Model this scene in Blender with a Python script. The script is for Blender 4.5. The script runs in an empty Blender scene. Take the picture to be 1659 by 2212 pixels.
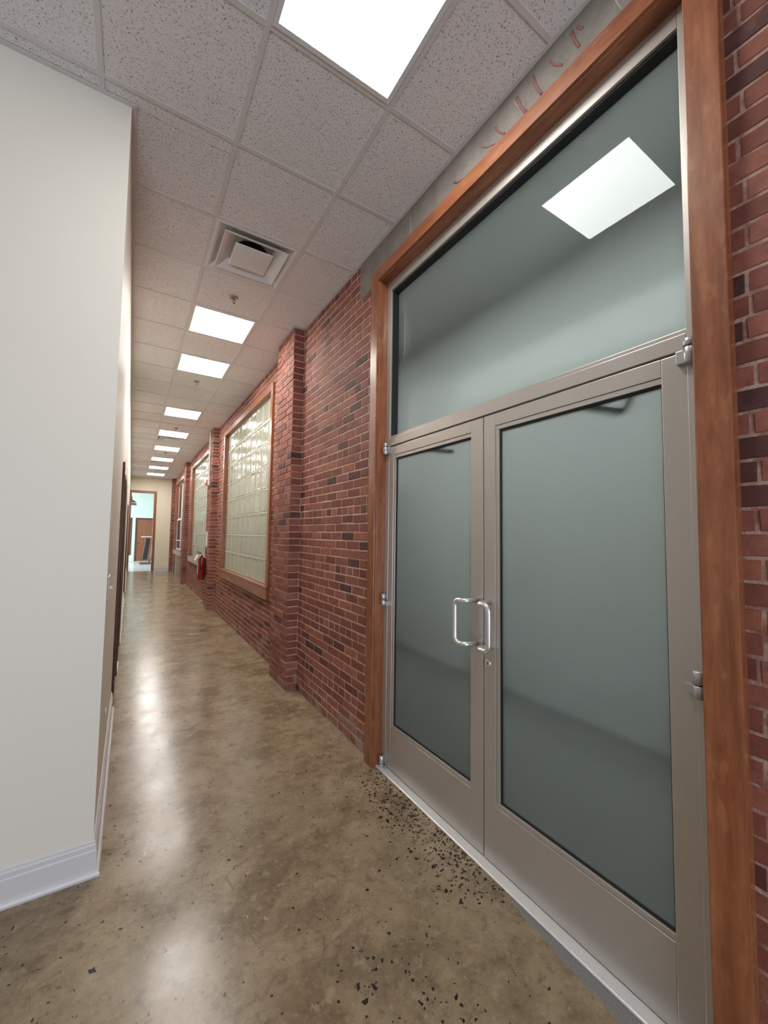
import bpy, bmesh, math, random
from mathutils import Vector, Matrix
import numpy as np

random.seed(7)
rng = np.random.default_rng(7)
sc = bpy.context.scene
C = sc.collection

# ------------------------------------------------------------------ camera
F_PX, YAW, PITCH, ROLL = 869.81, 0.5606, 0.0572, 0.0138
CAM = Vector((-1.4688, 0.0, 1.5547))
fwd = Vector((math.sin(YAW)*math.cos(PITCH), math.cos(YAW)*math.cos(PITCH), math.sin(PITCH)))
right0 = Vector((math.cos(YAW), -math.sin(YAW), 0))
up0 = right0.cross(fwd)
rgt = right0*math.cos(ROLL) + up0*math.sin(ROLL)
upv = -right0*math.sin(ROLL) + up0*math.cos(ROLL)
cam_d = bpy.data.cameras.new('camera')
cam_d.sensor_fit = 'HORIZONTAL'
cam_d.sensor_width = 36.0
cam_d.lens = 36.0*F_PX/1659.0
cam_d.clip_start = 0.02
cam = bpy.data.objects.new('camera', cam_d)
C.objects.link(cam)
m = Matrix((( rgt.x, upv.x, -fwd.x, CAM.x), (rgt.y, upv.y, -fwd.y, CAM.y), (rgt.z, upv.z, -fwd.z, CAM.z), (0, 0, 0, 1)))
cam.matrix_world = m
sc.camera = cam

def px(P):
    d = Vector(P)-CAM
    z = d.dot(fwd)
    if z < 0.05:
        return None
    return (829.5+F_PX*d.dot(rgt)/z, 1106-F_PX*d.dot(upv)/z, z)

# ------------------------------------------------------------------ world, daylight, exposure
PANEL = 20.0          # radiance of the ceiling light panels
world = bpy.data.worlds.new('world')
sc.world = world
world.use_nodes = True
bgn = world.node_tree.nodes['Background']
bgn.inputs['Color'].default_value = (0.75, 0.85, 1.0, 1)
bgn.inputs['Strength'].default_value = 1.0

def area(name, loc, direction, sx, sy, power, col):
    d = bpy.data.lights.new(name, 'AREA')
    d.shape = 'RECTANGLE'; d.size = sx; d.size_y = sy; d.energy = power; d.color = col
    o = bpy.data.objects.new(name, d); C.objects.link(o)
    o.location = loc
    o.rotation_euler = Vector(direction).to_track_quat('-Z', 'Y').to_euler()
    return o
area('daylight_lobby_window', (-2.4, -4.15, 1.20), (0, 1, 0), 2.2, 2.0, 96, (0.76, 0.86, 1.0))
area('daylight_end_room_window', (-3.95, 22.0, 1.6), (1, 0, 0), 3.6, 2.2, 200, (0.88, 0.96, 1.0))

sc.view_settings.view_transform = 'Standard'
sc.view_settings.look = 'None'
sc.view_settings.gamma = 1.0
sc.view_settings.use_curve_mapping = False
sc.view_settings.exposure = 0.63
sc.cycles.use_denoising = True
sc.cycles.max_bounces = 10
sc.cycles.diffuse_bounces = 5
sc.cycles.glossy_bounces = 5
sc.cycles.transmission_bounces = 8
sc.cycles.sample_clamp_indirect = 6.0
sc.cycles.caustics_reflective = False
sc.cycles.caustics_refractive = False

# ------------------------------------------------------------------ key dimensions (metres)
H = 3.697
MOD = 0.6096
Y0 = 2.2231
XB = -0.457
XA = XB-MOD
XL = -1.5530          # corridor face of the left wall
YL = 2.319            # lobby face of the wall stub
YE = 18.526           # end wall
XP = -0.111           # front of the pilasters
PIL = [(3.956, 4.50), (8.755, 9.30), (13.536, 14.08), (18.08, YE)]
DY0, DY1, DZ = 0.516, 2.395, 3.376      # clear opening of the wood casing round the doors
XD = 0.04                               # face of the door leaves
YM = 1.4565                             # meeting line of the leaves

# ------------------------------------------------------------------ node helpers
def lin(r, g, b):
    f = lambda c: (c/255/12.92) if c/255 <= 0.04045 else ((c/255+0.055)/1.055)**2.4
    return (f(r), f(g), f(b), 1)

class NT:
    def __init__(s, name):
        s.m = bpy.data.materials.new(name); s.m.use_nodes = True
        s.t = s.m.node_tree; s.t.nodes.clear()
        s.out = s.n('ShaderNodeOutputMaterial')
    def n(s, typ, **kw):
        nd = s.t.nodes.new(typ)
        for k, v in kw.items():
            if k.startswith('_'):
                nd.inputs[k[1:].replace('_', ' ')].default_value = v
            else:
                setattr(nd, k, v)
        return nd
    def l(s, a, b): s.t.links.new(a, b)
    def val(s, sock, v):
        if hasattr(v, 'is_linked') or hasattr(v, 'links'):
            s.l(v, sock)
        else:
            sock.default_value = v
    def coord(s, out='Object', scale=(1, 1, 1)):
        tc = s.n('ShaderNodeTexCoord'); mp = s.n('ShaderNodeMapping')
        mp.inputs['Scale'].default_value = scale
        s.l(tc.outputs[out], mp.inputs[0]); return mp.outputs[0]
    def pos(s, scale=(1, 1, 1)):
        g = s.n('ShaderNodeNewGeometry'); mp = s.n('ShaderNodeMapping')
        mp.inputs['Scale'].default_value = scale
        s.l(g.outputs['Position'], mp.inputs[0]); return mp.outputs[0]
    def noise(s, v, scale, detail=4, rough=0.55, out=0, dist=0.0):
        nd = s.n('ShaderNodeTexNoise'); s.l(v, nd.inputs['Vector'])
        nd.inputs['Scale'].default_value = scale; nd.inputs['Detail'].default_value = detail
        nd.inputs['Roughness'].default_value = rough; nd.inputs['Distortion'].default_value = dist
        return nd.outputs[out]
    def ramp(s, f, stops, interp='LINEAR'):
        nd = s.n('ShaderNodeValToRGB'); nd.color_ramp.interpolation = interp
        e = nd.color_ramp.elements
        while len(e) < len(stops): e.new(0.5)
        for i, (p, c) in enumerate(stops):
            e[i].position = p; e[i].color = c if len(c) == 4 else (*c, 1)
        s.l(f, nd.inputs[0]); return nd.outputs[0]
    def mix(s, f, a, b, blend='MIX'):
        nd = s.n('ShaderNodeMix', data_type='RGBA', blend_type=blend)
        s.val(nd.inputs[0], f); s.val(nd.inputs[6], a); s.val(nd.inputs[7], b)
        return nd.outputs[2]
    def math(s, op, a, b=0.0, c=None, clamp=False):
        nd = s.n('ShaderNodeMath', operation=op, use_clamp=clamp)
        s.val(nd.inputs[0], a); s.val(nd.inputs[1], b)
        if c is not None: s.val(nd.inputs[2], c)
        return nd.outputs[0]
    def maprange(s, v, a, b, c=0.0, d=1.0, smooth=True):
        nd = s.n('ShaderNodeMapRange'); nd.interpolation_type = 'SMOOTHSTEP' if smooth else 'LINEAR'
        s.val(nd.inputs['Value'], v)
        for k, x in (('From Min', a), ('From Max', b), ('To Min', c), ('To Max', d)): nd.inputs[k].default_value = x
        return nd.outputs[0]
    def bump(s, h, strength=0.3, dist=0.01):
        nd = s.n('ShaderNodeBump'); nd.inputs['Strength'].default_value = strength
        nd.inputs['Distance'].default_value = dist; s.l(h, nd.inputs['Height']); return nd.outputs[0]
    def prin(s, color, rough=0.5, metal=0.0, normal=None, coat=0.0, coat_rough=0.05, spec=0.5, **kw):
        p = s.n('ShaderNodeBsdfPrincipled')
        s.val(p.inputs['Base Color'], color); s.val(p.inputs['Roughness'], rough); s.val(p.inputs['Metallic'], metal)
        p.inputs['Coat Weight'].default_value = coat; p.inputs['Coat Roughness'].default_value = coat_rough
        p.inputs['Specular IOR Level'].default_value = spec
        if normal is not None: s.l(normal, p.inputs['Normal'])
        for k, v in kw.items(): s.val(p.inputs[k.replace('_', ' ')], v)
        return p
    def done(s, bsdf):
        s.l(bsdf.outputs[0] if hasattr(bsdf, 'outputs') else bsdf, s.out.inputs['Surface']); return s.m

def simple(name, color, rough=0.5, metal=0.0, coat=0.0, noise=0.0, bump=0.0, scale=40, spec=0.5):
    t = NT(name)
    v = t.coord()
    nz = t.noise(v, scale, 3)
    col = color
    if noise > 0:
        d = tuple(c*(1-noise) for c in color[:3])+(1,)
        b = tuple(min(1, c*(1+noise)) for c in color[:3])+(1,)
        col = t.mix(nz, d, b)
    nm = t.bump(nz, bump, 0.002) if bump > 0 else None
    return t.done(t.prin(col, rough, metal, nm, coat, spec=spec))

M = {}
M['paint'] = simple('wall_paint', (0.78, 0.745, 0.665, 1), 0.55, noise=0.012, bump=0.08, scale=120)
M['paint_end'] = simple('end_wall_paint', (0.84, 0.79, 0.62, 1), 0.6, noise=0.02, bump=0.08, scale=120)
M['teal'] = simple('teal_wall_paint', (0.55, 0.64, 0.58, 1), 0.6, noise=0.02)
M['backroom'] = simple('back_room_paint', (0.50, 0.55, 0.49, 1), 0.7, noise=0.03)
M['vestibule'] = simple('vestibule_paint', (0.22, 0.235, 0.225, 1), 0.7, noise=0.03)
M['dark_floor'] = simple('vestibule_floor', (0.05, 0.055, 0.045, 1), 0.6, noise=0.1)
M['trim'] = simple('baseboard_paint', (0.66, 0.65, 0.66, 1), 0.35, noise=0.01)
M['grid'] = simple('ceiling_grid_paint', (0.66, 0.63, 0.62, 1), 0.5)
M['fixture'] = simple('fixture_white_paint', (0.72, 0.72, 0.72, 1), 0.45)
M['vent'] = simple('vent_paint', (0.74, 0.73, 0.73, 1), 0.45)
M['black'] = simple('black_plastic', (0.012, 0.012, 0.013, 1), 0.5)
M['gasket'] = simple('black_gasket', (0.008, 0.008, 0.009, 1), 0.6)
M['steel'] = simple('sprinkler_metal', (0.35, 0.33, 0.31, 1), 0.3, 1.0)
M['alu'] = None
M['handle'] = simple('pull_handle_metal', (0.80, 0.79, 0.77, 1), 0.34, 0.85, noise=0.02, scale=200)
M['hinge'] = simple('hinge_metal', (0.50, 0.50, 0.51, 1), 0.35, 0.8, noise=0.03)
M['sill_metal'] = simple('threshold_metal', (0.88, 0.87, 0.87, 1), 0.30, 0.45, noise=0.04, scale=90)
M['red'] = simple('red_enamel', (0.28, 0.008, 0.006, 1), 0.25, coat=0.5)
M['white_plastic'] = simple('white_plastic', (0.80, 0.80, 0.78, 1), 0.35)
M['red_plastic'] = simple('red_plastic', (0.50, 0.09, 0.07, 1), 0.35)
M['white_alu'] = simple('white_window_metal', (0.72, 0.73, 0.74, 1), 0.35, 0.2)
M['plaster'] = simple('rough_plaster', (0.30, 0.24, 0.18, 1), 0.8, noise=0.35, bump=0.5, scale=18)
M['maroon'] = simple('maroon_enamel', (0.12, 0.012, 0.02, 1), 0.3, coat=0.4)
M['grey_metal'] = simple('grey_metal', (0.55, 0.57, 0.60, 1), 0.35, 0.7)

def m_alu():
    t = NT('anodised_aluminium')
    v = t.coord(scale=(160, 160, 160)); nz = t.noise(v, 1.0, 2)
    col = t.mix(nz, (0.48, 0.445, 0.405, 1), (0.55, 0.515, 0.475, 1))
    return t.done(t.prin(col, 0.36, 0.55, t.bump(nz, 0.05, 0.001)))
M['alu'] = m_alu()

def m_wood(name, axis, dark=1.0):
    t = NT(name)
    sc_ = [14.0, 14.0, 14.0]; sc_[axis] = 0.9
    v = t.pos(tuple(sc_))
    g = t.noise(v, 2.2, 6, 0.6, dist=0.4)
    s2 = [40.0, 40.0, 40.0]; s2[axis] = 3.0
    fine = t.noise(t.pos(tuple(s2)), 3.0, 4, 0.6)
    blot = t.noise(t.pos((3, 3, 3)), 2.2, 4, 0.6)
    c = t.ramp(g, [(0.25, (0.175*dark, 0.052*dark, 0.019*dark)), (0.52, (0.315*dark, 0.108*dark, 0.044*dark)), (0.8, (0.42*dark, 0.170*dark, 0.078*dark))])
    c = t.mix(t.math('MULTIPLY', fine, 0.35), c, (0.11*dark, 0.026*dark, 0.009*dark, 1))
    c = t.mix(t.maprange(blot, 0.45, 0.75, 0, 0.55), c, (0.20*dark, 0.058*dark, 0.018*dark, 1))
    s3 = [26.0, 26.0, 26.0]; s3[axis] = 9.0
    fig = t.noise(t.pos(tuple(s3)), 1.0, 3, 0.6)
    c = t.mix(t.maprange(fig, 0.52, 0.70, 0, 0.5), c, (0.165*dark, 0.046*dark, 0.015*dark, 1))
    c = t.mix(t.maprange(fig, 0.46, 0.32, 0, 0.35), c, (0.44*dark, 0.185*dark, 0.088*dark, 1))
    r = t.maprange(fine, 0.3, 0.7, 0.30, 0.42, False)
    return t.done(t.prin(c, r, 0, t.bump(fine, 0.12, 0.002), coat=0.35, coat_rough=0.22))
M['wood_x'] = m_wood('cherry_wood_x', 0); M['wood_y'] = m_wood('cherry_wood_y', 1); M['wood_z'] = m_wood('cherry_wood_z', 2)
M['dark_wood_z'] = m_wood('dark_wood_z', 2, 0.26); M['dark_wood_y'] = m_wood('dark_wood_y', 1, 0.26)
M['door_wood'] = m_wood('door_veneer', 2, 0.75)

def m_brick(name, attr):
    t = NT(name)
    if attr:
        a = t.n('ShaderNodeAttribute'); a.attribute_name = 'rnd'; r = a.outputs['Fac']
    else:
        r = t.n('ShaderNodeObjectInfo').outputs['Random']
    c = t.ramp(r, [(0.0, (0.062, 0.028, 0.027)), (0.05, (0.085, 0.036, 0.032)), (0.12, (0.175, 0.058, 0.042)), (0.40, (0.245, 0.082, 0.057)), (0.7, (0.290, 0.100, 0.070)), (0.88, (0.315, 0.116, 0.082)), (0.96, (0.360, 0.130, 0.076)), (1.0, (0.275, 0.125, 0.102))])
    p = t.pos()
    n1 = t.noise(p, 22, 6, 0.65); n2 = t.noise(p, 130, 4, 0.6); n3 = t.noise(p, 5.0, 3, 0.6)
    c = t.mix(t.maprange(n1, 0.35, 0.75, 0, 0.55), c, (0.115, 0.036, 0.027, 1))
    c = t.mix(t.maprange(n2, 0.62, 0.80, 0, 0.5), c, (0.34, 0.17, 0.13, 1))
    c = t.mix(t.maprange(n3, 0.56, 0.72, 0, 0.32), c, (0.30, 0.155, 0.125, 1))
    # efflorescence along the foot of the wall
    sx = t.n('ShaderNodeSeparateXYZ'); t.l(p, sx.inputs[0])
    n4 = t.noise(p, 6.0, 5, 0.65)
    foot = t.math('MULTIPLY', t.maprange(sx.outputs[2], 0.02, 0.30, 1, 0), t.maprange(n4, 0.42, 0.68, 0, 0.75))
    c = t.mix(foot, c, (0.42, 0.33, 0.29, 1))
    h = t.math('ADD', t.math('MULTIPLY', n1, 0.7), t.math('MULTIPLY', n2, 0.35))
    return t.done(t.prin(c, 0.72, 0, t.bump(h, 0.55, 0.004), spec=0.35))
M['brick'] = m_brick('red_brick', False); M['brick_stuff'] = m_brick('red_brick_field', True)

def m_mortar():
    t = NT('lime_mortar')
    p = t.pos()
    n1 = t.noise(p, 60, 5, 0.7); n2 = t.noise(p, 4, 4, 0.6); n3 = t.noise(p, 17, 4, 0.6)
    c = t.mix(n1, (0.50, 0.35, 0.29, 1), (0.72, 0.55, 0.465, 1))
    c = t.mix(t.maprange(n2, 0.52, 0.70, 0, 0.7), c, (0.33, 0.17, 0.13, 1))
    c = t.mix(t.maprange(n3, 0.60, 0.75, 0, 0.7), c, (0.74, 0.60, 0.48, 1))
    sx = t.n('ShaderNodeSeparateXYZ'); t.l(p, sx.inputs[0])
    st = t.math('MULTIPLY', t.maprange(sx.outputs[1], 0.52, 0.44, 0, 1), t.maprange(n3, 0.34, 0.62, 0.86, 0.30))
    c = t.mix(st, c, (0.235, 0.085, 0.065, 1))      # joints right of the doors tinted brick-red
    return t.done(t.prin(c, 0.85, 0, t.bump(n1, 0.9, 0.006), spec=0.25))
M['mortar'] = m_mortar()

def m_concrete():
    t = NT('lintel_concrete')
    p = t.pos()
    n1 = t.noise(p, 7, 6, 0.65); n2 = t.noise(p, 90, 4, 0.6)
    c = t.mix(n1, (0.13, 0.115, 0.10, 1), (0.34, 0.31, 0.285, 1))
    c = t.mix(t.maprange(n2, 0.55, 0.8, 0, 0.5), c, (0.46, 0.43, 0.40, 1))
    return t.done(t.prin(c, 0.85, 0, t.bump(n2, 0.6, 0.004), spec=0.3))
M['concrete'] = m_concrete()
M['chalk'] = simple('red_chalk', (0.30, 0.135, 0.13, 1), 0.9, noise=0.45, scale=160)
M['chalk_white'] = simple('pale_chalk', (0.50, 0.46, 0.43, 1), 0.9, noise=0.2, scale=200)

def m_floor():
    t = NT('polished_concrete')
    p = t.pos()
    sx = t.n('ShaderNodeSeparateXYZ'); t.l(p, sx.inputs[0]); X, Y = sx.outputs[0], sx.outputs[1]
    big = t.noise(p, 1.15, 5, 0.6, dist=0.5); mid = t.noise(p, 4.2, 6, 0.68, dist=0.3); fine = t.noise(p, 48, 5, 0.7); dust = t.noise(p, 15, 5, 0.7)
    c = t.ramp(mid, [(0.34, (0.115, 0.076, 0.040)), (0.46, (0.215, 0.154, 0.086)), (0.56, (0.285, 0.214, 0.130)), (0.68, (0.38, 0.300, 0.200))])
    c = t.mix(t.maprange(big, 0.36, 0.62, 0.0, 0.5), c, (0.285, 0.222, 0.150, 1))
    c = t.mix(t.maprange(t.noise(p, 1.9, 4, 0.6), 0.52, 0.64, 0, 0.75), c, (0.125, 0.086, 0.052, 1))
    c = t.mix(t.maprange(dust, 0.53, 0.68, 0, 0.75), c, (0.37, 0.295, 0.20, 1))
    c = t.mix(t.maprange(dust, 0.47, 0.33, 0, 0.75), c, (0.115, 0.080, 0.050, 1))
    c = t.mix(t.maprange(fine, 0.56, 0.72, 0, 0.7), c, (0.42, 0.345, 0.25, 1))
    c = t.mix(t.maprange(fine, 0.44, 0.30, 0, 0.7), c, (0.075, 0.056, 0.040, 1))
    c = t.mix(0.18, c, (0.39, 0.305, 0.205, 1))
    # hairline crazing
    vc = t.n('ShaderNodeTexVoronoi', feature='DISTANCE_TO_EDGE'); t.l(p, vc.inputs['Vector']); vc.inputs['Scale'].default_value = 13
    crk = t.math('MULTIPLY', t.maprange(vc.outputs['Distance'], 0.0, 0.022, 1, 0), t.maprange(t.noise(p, 1.6, 3, 0.5), 0.46, 0.60, 0, 0.42))
    c = t.mix(crk, c, (0.075, 0.055, 0.038, 1))
    # exposed dark aggregate: thick by the door sill, sparse elsewhere
    def chips(scale, dens, size, col, c, dist=0.9):
        w = t.n('ShaderNodeVectorMath', operation='ADD')
        nz = t.n('ShaderNodeTexNoise'); t.l(p, nz.inputs['Vector']); nz.inputs['Scale'].default_value = scale*0.6; nz.inputs['Detail'].default_value = 1
        sc2 = t.n('ShaderNodeVectorMath', operation='SCALE'); t.l(nz.outputs['Color'], sc2.inputs[0]); sc2.inputs['Scale'].default_value = dist/scale*2
        t.l(p, w.inputs[0]); t.l(sc2.outputs[0], w.inputs[1])
        v = t.n('ShaderNodeTexVoronoi'); t.l(w.outputs[0], v.inputs['Vector']); v.inputs['Scale'].default_value = scale
        v.distance = 'CHEBYCHEV'
        s2 = t.n('ShaderNodeSeparateColor'); t.l(v.outputs['Color'], s2.inputs[0])
        on = t.math('LESS_THAN', s2.outputs[0], dens)
        sz = t.math('MULTIPLY', s2.outputs[1], size)
        inside = t.math('LESS_THAN', v.outputs['Distance'], sz)
        return t.mix(t.math('MULTIPLY', on, inside), c, col)
    strip = t.math('MULTIPLY', t.maprange(X, -0.36, -0.03, 0, 1), t.math('MULTIPLY', t.maprange(Y, 1.22, 1.45, 0, 1), t.maprange(Y, 2.42, 2.15, 0, 1)))
    near = t.math('MULTIPLY', t.maprange(X, -0.98, -0.72, 0, 1), t.math('MULTIPLY', t.maprange(X, -0.25, -0.5, 0, 1), t.maprange(Y, 1.55, 1.0, 0, 1)))
    left = t.math('MULTIPLY', t.maprange(X, -1.1, -1.5, 0, 1), t.maprange(Y, 3.9, 3.3, 0, 1))
    patchy = t.maprange(t.noise(p, 2.6, 4, 0.65), 0.45, 0.66, 0.2, 1.0)
    dens = t.math('ADD', t.math('MULTIPLY', near, 0.22), t.math('MULTIPLY', left, 0.05))
    dens = t.math('ADD', t.math('MULTIPLY', strip, 0.80), t.math('MULTIPLY', t.math('ADD', dens, 0.05), patchy))
    c = chips(82, dens, 0.50, (0.016, 0.014, 0.016, 1), c)
    c = chips(46, t.math('ADD', t.math('MULTIPLY', strip, 0.42), t.math('MULTIPLY', dens, 0.14)), 0.46, (0.020, 0.018, 0.020, 1), c)
    c = chips(34, 0.010, 0.24, (0.52, 0.48, 0.40, 1), c)
    # grey cement patch against the sill, near end
    wob = t.math('MULTIPLY', t.math('SUBTRACT', t.noise(p, 14, 4, 0.6), 0.5), 0.05)
    gp = t.math('MULTIPLY', t.math('GREATER_THAN', t.math('ADD', X, wob), t.math('ADD', -0.075, t.math('MULTIPLY', t.math('SUBTRACT', Y, 0.75), 0.09))), t.math('LESS_THAN', t.math('ADD', Y, wob), 1.235))
    c = t.mix(gp, c, t.mix(t.noise(p, 160, 3, 0.7), (0.07, 0.068, 0.066, 1), (0.34, 0.33, 0.31, 1)))
    r = t.math('ADD', t.maprange(mid, 0.3, 0.7, 0.155, 0.27, False), t.math('MULTIPLY', gp, 0.4))
    h = t.math('ADD', t.math('MULTIPLY', mid, 0.6), t.math('MULTIPLY', fine, 0.08))
    return t.done(t.prin(c, r, 0, t.bump(h, 0.10, 0.01), spec=0.46))
M['floor'] = m_floor()

def m_tile():
    t = NT('mineral_fibre_tile')
    p = t.pos((1, 1, 1))
    n = t.noise(p, 125, 3, 0.62, dist=0.9); n2 = t.noise(p, 260, 2, 0.6); n3 = t.noise(p, 3, 3, 0.5)
    pit = t.maprange(n, 0.555, 0.64, 0, 1)
    c = t.mix(n3, (0.79, 0.77, 0.78, 1), (0.85, 0.83, 0.84, 1))
    c = t.mix(t.math('MULTIPLY', t.maprange(n2, 0.4, 0.7, 0, 1), 0.22), c, (0.52, 0.50, 0.49, 1))
    c = t.mix(t.math('MULTIPLY', pit, 0.75), c, (0.20, 0.14, 0.135, 1))
    return t.done(t.prin(c, 0.9, 0, t.bump(t.math('SUBTRACT', 1.0, pit), 0.3, 0.002), spec=0.2))
M['tile'] = m_tile()

def m_emit(name, col, s):
    t = NT(name); e = t.n('ShaderNodeEmission'); e.inputs[0].default_value = col; e.inputs[1].default_value = s
    return t.done(e)
M['panel'] = m_emit('light_panel', (1.0, 0.965, 0.91, 1), PANEL)
M['backlight_cool'] = m_emit('window_backlight', (0.90, 0.97, 1.0, 1), PANEL)

M['backlight_soft'] = m_emit('door_backlight', (0.93, 0.98, 1.0, 1), 15.0)
def m_frost():
    t = NT('frosted_glass')
    fr = t.n('ShaderNodeFresnel'); fr.inputs['IOR'].default_value = 1.42
    gl = t.n('ShaderNodeBsdfGlossy'); gl.inputs['Roughness'].default_value = 0.0; gl.inputs['Color'].default_value = (0.62, 0.67, 0.69, 1)
    rf = t.n('ShaderNodeBsdfRefraction'); rf.inputs['IOR'].default_value = 1.12; rf.inputs['Roughness'].default_value = 0.40; rf.inputs['Color'].default_value = (0.66, 0.70, 0.67, 1)
    tr = t.n('ShaderNodeBsdfTranslucent'); tr.inputs['Color'].default_value = (0.64, 0.665, 0.64, 1)
    df = t.n('ShaderNodeBsdfDiffuse'); df.inputs['Color'].default_value = (0.10, 0.115, 0.105, 1)
    a = t.n('ShaderNodeMixShader'); a.inputs[0].default_value = 0.87; t.l(rf.outputs[0], a.inputs[1]); t.l(tr.outputs[0], a.inputs[2])
    b = t.n('ShaderNodeMixShader'); b.inputs[0].default_value = 0.22; t.l(a.outputs[0], b.inputs[1]); t.l(df.outputs[0], b.inputs[2])
    c = t.n('ShaderNodeMixShader'); t.l(fr.outputs[0], c.inputs[0]); t.l(b.outputs[0], c.inputs[1]); t.l(gl.outputs[0], c.inputs[2])
    return t.done(c)
M['frost'] = m_frost()

def m_block():
    t = NT('glass_block')
    v = t.pos((1, 1, 1))
    wv = t.noise(t.pos((1, 26, 5)), 1.0, 2, 0.5); cl = t.noise(t.pos((1, 9, 4)), 1.3, 3, 0.6)
    nm = t.bump(wv, 0.55, 0.02)
    fr = t.n('ShaderNodeFresnel'); fr.inputs['IOR'].default_value = 1.5; t.l(nm, fr.inputs['Normal'])
    gl = t.n('ShaderNodeBsdfGlossy'); gl.inputs['Roughness'].default_value = 0.06; t.l(nm, gl.inputs['Normal'])
    tr = t.n('ShaderNodeBsdfTranslucent'); t.l(t.mix(cl, (0.66, 0.70, 0.60, 1), (0.88, 0.89, 0.80, 1)), tr.inputs['Color'])
    df = t.n('ShaderNodeBsdfDiffuse'); t.l(t.mix(cl, (0.36, 0.36, 0.30, 1), (0.58, 0.57, 0.49, 1)), df.inputs['Color']); t.l(nm, df.inputs['Normal'])
    b = t.n('ShaderNodeMixShader'); b.inputs[0].default_value = 0.5; t.l(tr.outputs[0], b.inputs[1]); t.l(df.outputs[0], b.inputs[2])
    c = t.n('ShaderNodeMixShader'); t.l(fr.outputs[0], c.inputs[0]); t.l(b.outputs[0], c.inputs[1]); t.l(gl.outputs[0], c.inputs[2])
    return t.done(c)
M['block'] = m_block()
M['block_mortar'] = simple('pale_block_mortar', (0.66, 0.63, 0.54, 1), 0.7, noise=0.06, bump=0.2)

def m_clear():
    t = NT('window_glass')
    fr = t.n('ShaderNodeFresnel'); fr.inputs['IOR'].default_value = 1.5
    gl = t.n('ShaderNodeBsdfGlossy'); gl.inputs['Roughness'].default_value = 0.0
    tr = t.n('ShaderNodeBsdfTransparent'); tr.inputs['Color'].default_value = (0.85, 0.9, 0.88, 1)
    c = t.n('ShaderNodeMixShader'); t.l(fr.outputs[0], c.inputs[0]); t.l(tr.outputs[0], c.inputs[1]); t.l(gl.outputs[0], c.inputs[2])
    return t.done(c)
M['clear'] = m_clear()

# ------------------------------------------------------------------ object helpers
WORLD = {}
def place(o, loc, parent=None):
    loc = Vector(loc)
    WORLD[o.name] = loc
    C.objects.link(o)
    if parent is not None:
        o.parent = parent
        o.location = loc - WORLD[parent.name]
    else:
        o.location = loc
    return o
def tag(o, label=None, cat=None, group=None, kind=None):
    if label: o['label'] = label
    if cat: o['category'] = cat
    if group: o['group'] = group
    if kind: o['kind'] = kind
    return o
def empty(name, loc, label=None, cat=None, group=None, kind=None):
    o = bpy.data.objects.new(name, None); o.empty_display_size = 0.1
    place(o, loc); return tag(o, label, cat, group, kind)
def mesh_obj(name, bm, mat, parent=None, loc=(0, 0, 0), smooth=False):
    me = bpy.data.meshes.new(name); bm.to_mesh(me); bm.free()
    if smooth:
        for p in me.polygons: p.use_smooth = True
    me.materials.append(M[mat] if isinstance(mat, str) else mat)
    o = bpy.data.objects.new(name, me)
    return place(o, loc, parent)
def data_obj(name, me, parent=None, loc=(0, 0, 0)):
    return place(bpy.data.objects.new(name, me), loc, parent)
def add_box(bm, lo, hi, bevel=0.0, seg=2):
    lo, hi = Vector(lo), Vector(hi)
    vs = [bm.verts.new((x, y, z)) for x in (lo.x, hi.x) for y in (lo.y, hi.y) for z in (lo.z, hi.z)]
    idx = [(0, 1, 3, 2), (4, 6, 7, 5), (0, 4, 5, 1), (2, 3, 7, 6), (0, 2, 6, 4), (1, 5, 7, 3)]
    fs = [bm.faces.new([vs[i] for i in q]) for q in idx]
    if bevel > 0:
        es = list({e for f in fs for e in f.edges})
        bmesh.ops.bevel(bm, geom=es, offset=bevel, segments=seg, affect='EDGES', profile=0.5)
    return bm
def box(name, lo, hi, mat, parent=None, bevel=0.0, seg=2):
    lo, hi = Vector(lo), Vector(hi); c = (lo+hi)/2
    bm = bmesh.new(); add_box(bm, lo-c, hi-c, bevel, seg)
    return mesh_obj(name, bm, mat, parent, c)
def boxes(name, lst, mat, parent=None, bevel=0.0):
    c = Vector(lst[0][0])
    bm = bmesh.new()
    for lo, hi in lst:
        b2 = bmesh.new(); add_box(b2, Vector(lo)-c, Vector(hi)-c, bevel)
        me = bpy.data.meshes.new('tmp'); b2.to_mesh(me); b2.free(); bm.from_mesh(me); bpy.data.meshes.remove(me)
    return mesh_obj(name, bm, mat, parent, c)
def lathe_bm(profile, n=32, axis='z'):
    bm = bmesh.new(); rings = []
    for r, z in profile:
        ring = []
        for i in range(n):
            a = 2*math.pi*i/n
            co = (r*math.cos(a), r*math.sin(a), z)
            if axis == 'x': co = (z, r*math.cos(a), r*math.sin(a))
            ring.append(bm.verts.new(co))
        rings.append(ring)
    for a, b in zip(rings, rings[1:]):
        for i in range(n):
            bm.faces.new((a[i], a[(i+1) % n], b[(i+1) % n], b[i]))
    bm.faces.new(rings[0][::-1]); bm.faces.new(rings[-1])
    bmesh.ops.recalc_face_normals(bm, faces=bm.faces)
    return bm
def lathe(name, profile, mat, parent, loc, n=32, axis='z', smooth=True):
    o = mesh_obj(name, lathe_bm(profile, n, axis), mat, parent, loc)
    if smooth:
        for p in o.data.polygons: p.use_smooth = len(p.vertices) == 4
    return o
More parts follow.
